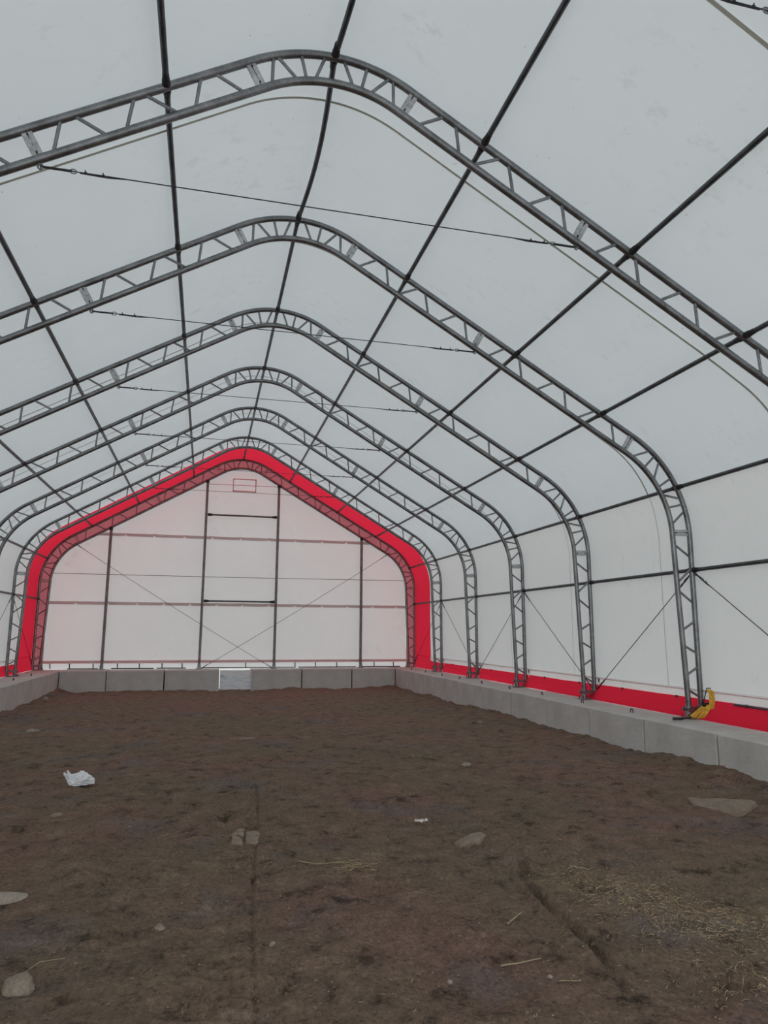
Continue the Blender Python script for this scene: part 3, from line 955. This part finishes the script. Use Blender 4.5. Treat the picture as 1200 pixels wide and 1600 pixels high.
slab('dirt_slab', [(4.002, 6.77), (4.044, 6.673), (4.255, 6.596), (4.5, 6.4), (4.466, 6.327), (4.237, 6.171), (4.041, 6.117), (3.962, 6.286), (3.865, 6.492)], 0.036, M['stone_brown'],
     'large flat slab of hard earth on the right, below the row of blocks', 'earth slab', 1, tilt=0.05)
slab('flat_stone', [(1.028, 5.777), (1.228, 5.931), (1.339, 5.963), (1.353, 5.883), (1.246, 5.761), (1.05, 5.684)], 0.032, M['stone_brown'],
     'narrow flat brown stone lying in the middle right of the dirt', 'stone', 2, tilt=0.04)
slab('cracked_clod', [(-0.733, 6.487), (-0.673, 6.632), (-0.623, 6.641), (-0.642, 6.389), (-0.686, 6.476)], 0.022, M['stone_brown'], 'small far left piece of the cracked flat clod in the wheel track', 'earth clod', 3, 'pieces of the cracked clod')
slab('cracked_clod', [(-0.735, 6.43), (-0.693, 6.42), (-0.655, 6.316), (-0.655, 6.153), (-0.698, 6.12), (-0.754, 6.196)], 0.022, M['stone_brown'], 'near left piece of the cracked flat clod in the wheel track', 'earth clod', 4, 'pieces of the cracked clod')
slab('cracked_clod', [(-0.609, 6.597), (-0.508, 6.614), (-0.487, 6.528), (-0.527, 6.269), (-0.622, 6.183), (-0.625, 6.367)], 0.026, M['stone_brown'], 'right and largest piece of the cracked flat clod in the wheel track', 'earth clod', 5, 'pieces of the cracked clod')
rock('stone', -1.215, 4.60, 0.032, 0.026, 0.028, M['stone_grey'], 'small upright grey stone at the edge of the shallow pit', 'stone', 31, sink=0.1)
rock('stone', -0.29, 12.5, 0.17, 0.09, 0.045, M['stone_brown'], 'small flat brown stone in the far middle of the dirt', 'stone', 34, flat=0.5)
rock('stone', -3.93, 14.0, 0.13, 0.08, 0.05, M['stone_pale'], 'small pale stone on the far left near the blocks', 'stone', 37)
rock('stone', -2.32, 7.58, 0.06, 0.035, 0.025, M['stone_grey'], 'small flat stone below the white bag', 'stone', 39, rot=0.4)
rock('stone', 0.225, 3.62, 0.017, 0.015, 0.013, M['stone_pale'], 'tiny pale pebble left of the fine wheel track at the bottom', 'stone', 42)
rock('stone', 0.72, 3.52, 0.018, 0.016, 0.014, M['stone_pale'], 'tiny pale pebble right beside the deep rut', 'stone', 43)
rock('stone', -0.60, 4.18, 0.022, 0.014, 0.013, M['stone_pale'], 'small pale stone chip beside the wheel track', 'stone', 44, rot=1.0)
rock('stone', 2.35, 9.0, 0.07, 0.05, 0.03, M['stone_pale'], 'small pale stone in the dirt toward the right row of blocks', 'stone', 45)
rock('stone', 4.35, 13.5, 0.07, 0.05, 0.04, M['stone_pale'], 'pale stone lying close to the far right blocks', 'stone', 46)
rock('stone', -5.05, 20.6, 0.10, 0.08, 0.07, M['stone_pale'], 'pale stone at the foot of the left blocks near the corner', 'stone', 47)

# crumpled white bag
bm = bmesh.new()
bmesh.ops.create_icosphere(bm, subdivisions=5, radius=1.0)
for v_ in bm.verts:
    c = v_.co.copy()
    p = c * 1.7 + Vector((4.2, 1.1, 0.3))
    k = 1.08 + 0.30 * noise.noise(p) - 0.55 * abs(noise.noise(p * 1.7)) - 0.30 * abs(noise.noise(p * 3.9)) 
    c *= k
    x, y_, z = c.x * 0.165, c.y * 0.10, c.z * 0.085
    # pinched ear on the left, blunt lobe on the right
    if c.x < -0.55:
        t = (-0.55 - c.x) / 0.45
        z += 0.075 * t * max(0, 1) ; y_ *= 1 - 0.45 * t
    if 0.0 < c.x: z *= 1.08
    v_.co = Vector((x, y_, max(z, -0.045)))
me = bpy.data.meshes.new('plastic_bag'); bm.to_mesh(me); bm.free(); me.materials.append(M['bag'])
me.set_sharp_from_angle(angle=math.radians(25))
o = bpy.data.objects.new('plastic_bag', me); col.objects.link(o)
o.location = (-2.36, 9.05, hgt(-2.36, 9.05) + 0.05); o.rotation_euler = (0, 0, -0.1)
tag(o, 'crumpled white plastic bag lying on the dirt at the left', 'plastic bag')

# paper scrap
mb = MB()
for i in range(7):
    for j in range(4):
        mb.v.append(Vector((-0.06 + 0.02 * i, -0.025 + 0.016 * j, 0.02 + 0.035 * noise.noise((i * 0.9, j * 0.8, 2)))))
for i in range(6):
    for j in range(3):
        a = i * 4 + j
        mb.f.append((a, a + 1, a + 5, a + 4))
o = mb.build('paper_scrap', M['paper']); o.location = (0.95, 6.45, hgt(0.95, 6.45) + 0.012)
so = o.modifiers.new('thick', 'SOLIDIFY'); so.thickness = 0.003
tag(o, 'small crinkled white paper scrap left of the narrow flat stone', 'paper scrap')

# sticks
def stick(pts, rad, label):
    P0 = [Vector((x, y, hgt(x, y) + rad + 0.004 + dz)) for x, y, dz in pts]
    mb = MB().tube([p - P0[0] for p in P0], [rad * (1 - 0.5 * i / len(P0)) for i in range(len(P0))], 7)
    o = mb.build('stick', M['wood']); o.location = P0[0]
    tag(o, label, 'stick', 'sticks lying on the dirt')
stick([(0.52, 3.66, 0), (0.60, 3.64, 0.004), (0.68, 3.66, 0.002), (0.76, 3.70, 0)], 0.0045, 'bent pale stick lying near the bottom beside the deep rut')
stick([(0.80, 4.22, 0), (0.86, 4.235, 0.012), (0.93, 4.30, 0.02)], 0.006, 'short curled piece of bark above the bent pale stick')
stick([(0.73, 3.44, 0), (0.85, 3.45, 0)], 0.003, 'thin straight twig below the bent pale stick')
stick([(-1.85, 4.10, 0), (-1.78, 4.22, 0.004), (-1.66, 4.24, 0)], 0.003, 'thin curved twig above the rounded rock at bottom left')
stick([(1.62, 4.95, 0), (1.72, 4.88, 0)], 0.004, 'short twig at the top of the straw patch')
stick([(-0.28, 5.62, 0), (-0.15, 5.52, 0.006), (0.05, 5.46, 0.004), (0.16, 5.40, 0.0)], 0.004, 'long thin twig in the small heap of dry stalks in the middle')
stick([(2.05, 3.95, 0), (2.16, 4.0, 0)], 0.004, 'pale short stick inside the straw patch at right')
stick([(2.7, 7.35, 0), (2.95, 7.7, 0.0), (3.1, 7.9, 0.005)], 0.004, 'long thin twig above the long flat earth slab')

# straw, chaff and gravel too many to count
def straw(name, label, blobs, group=None, seed=3):
    rnd = random.Random(seed)
    mb = MB()
    for (cx, cy, rx, ry, n, L) in blobs:
        for _ in range(n):
            a = rnd.gauss(0, 0.5); b_ = rnd.gauss(0, 0.5)
            x = cx + a * rx; y = cy + b_ * ry
            if y < 2.2: continue
            an = rnd.uniform(0, math.pi); l = L * rnd.uniform(0.35, 1.2)
            dx, dy = math.cos(an) * l / 2, math.sin(an) * l / 2
            z0 = hgt(x - dx, y - dy) + 0.003; z1 = hgt(x + dx, y + dy) + 0.003 + abs(rnd.gauss(0, 0.004))
            mb.tube([(x - dx, y - dy, z0), (x, y, max(z0, z1, hgt(x, y) + 0.003) ), (x + dx, y + dy, z1)], rnd.uniform(0.0006, 0.0014), 3, cap=False)
    o = mb.build(name, M['straw'], smooth=False)
    tag(o, label, 'straw', group, kind='stuff')
straw('straw', 'scattered dry straw spread over the dirt at the lower right', [(1.75, 4.35, 0.42, 0.45, 900, 0.032), (2.0, 3.85, 0.5, 0.45, 1000, 0.032), (1.6, 4.75, 0.35, 0.3, 260, 0.03), (1.65, 3.25, 0.25, 0.25, 200, 0.032), (1.55, 5.3, 0.5, 0.5, 90, 0.03), (2.5, 3.5, 0.5, 0.5, 350, 0.032), (1.9, 4.0, 0.7, 0.7, 60, 0.07)])
straw('dry_stalks', 'small heap of dry reddish stalks in the middle of the dirt', [(0.10, 5.42, 0.16, 0.10, 70, 0.10), (-0.15, 5.55, 0.3, 0.06, 20, 0.07), (0.2, 5.25, 0.1, 0.12, 14, 0.06)], seed=5)
straw('chaff', 'sparse bits of straw scattered over the whole near dirt floor', [(0.0, 4.5, 3.4, 2.6, 600, 0.018), (0.8, 3.3, 2.0, 1.0, 250, 0.018), (0, 8, 6, 5, 140, 0.03)], seed=9)

rnd = random.Random(11)
mb = MB()
for _ in range(5200):
    t = rnd.random()
    y = 2.3 + 7.5 * t ** 1.7
    x = rnd.uniform(-1, 1) * (0.55 * y + 0.6) + 0.25 * y - 0.6
    if abs(x) > 5.1: continue
    if noise.noise((x * 1.1, y * 1.1, 12)) < rnd.uniform(-0.45, 0.35): continue
    r_ = 0.0022 + 0.010 * rnd.random() ** 4
    z = hgt(x, y) + r_ * 0.3
    b0 = len(mb.v)
    q = rnd.uniform(0, 6.28)
    for dx, dy, dz in ((1, 0, 0), (-.4, .8, 0), (-.5, -.8, .1), (0.1, 0.1, .75), (0, 0, -.6)):
        mb.v.append(Vector((x + r_ * (dx * math.cos(q) - dy * math.sin(q)), y + r_ * (dx * math.sin(q) + dy * math.cos(q)), z + r_ * dz)))
    for fc in ((0, 1, 3), (1, 2, 3), (2, 0, 3), (1, 0, 4), (2, 1, 4), (0, 2, 4)):
        mb.f.append(tuple(b0 + i for i in fc))
o = mb.build('gravel', M['stone_grey'], smooth=False)
tag(o, 'loose small gravel and crumbs of earth on the near dirt floor', 'gravel', kind='stuff')
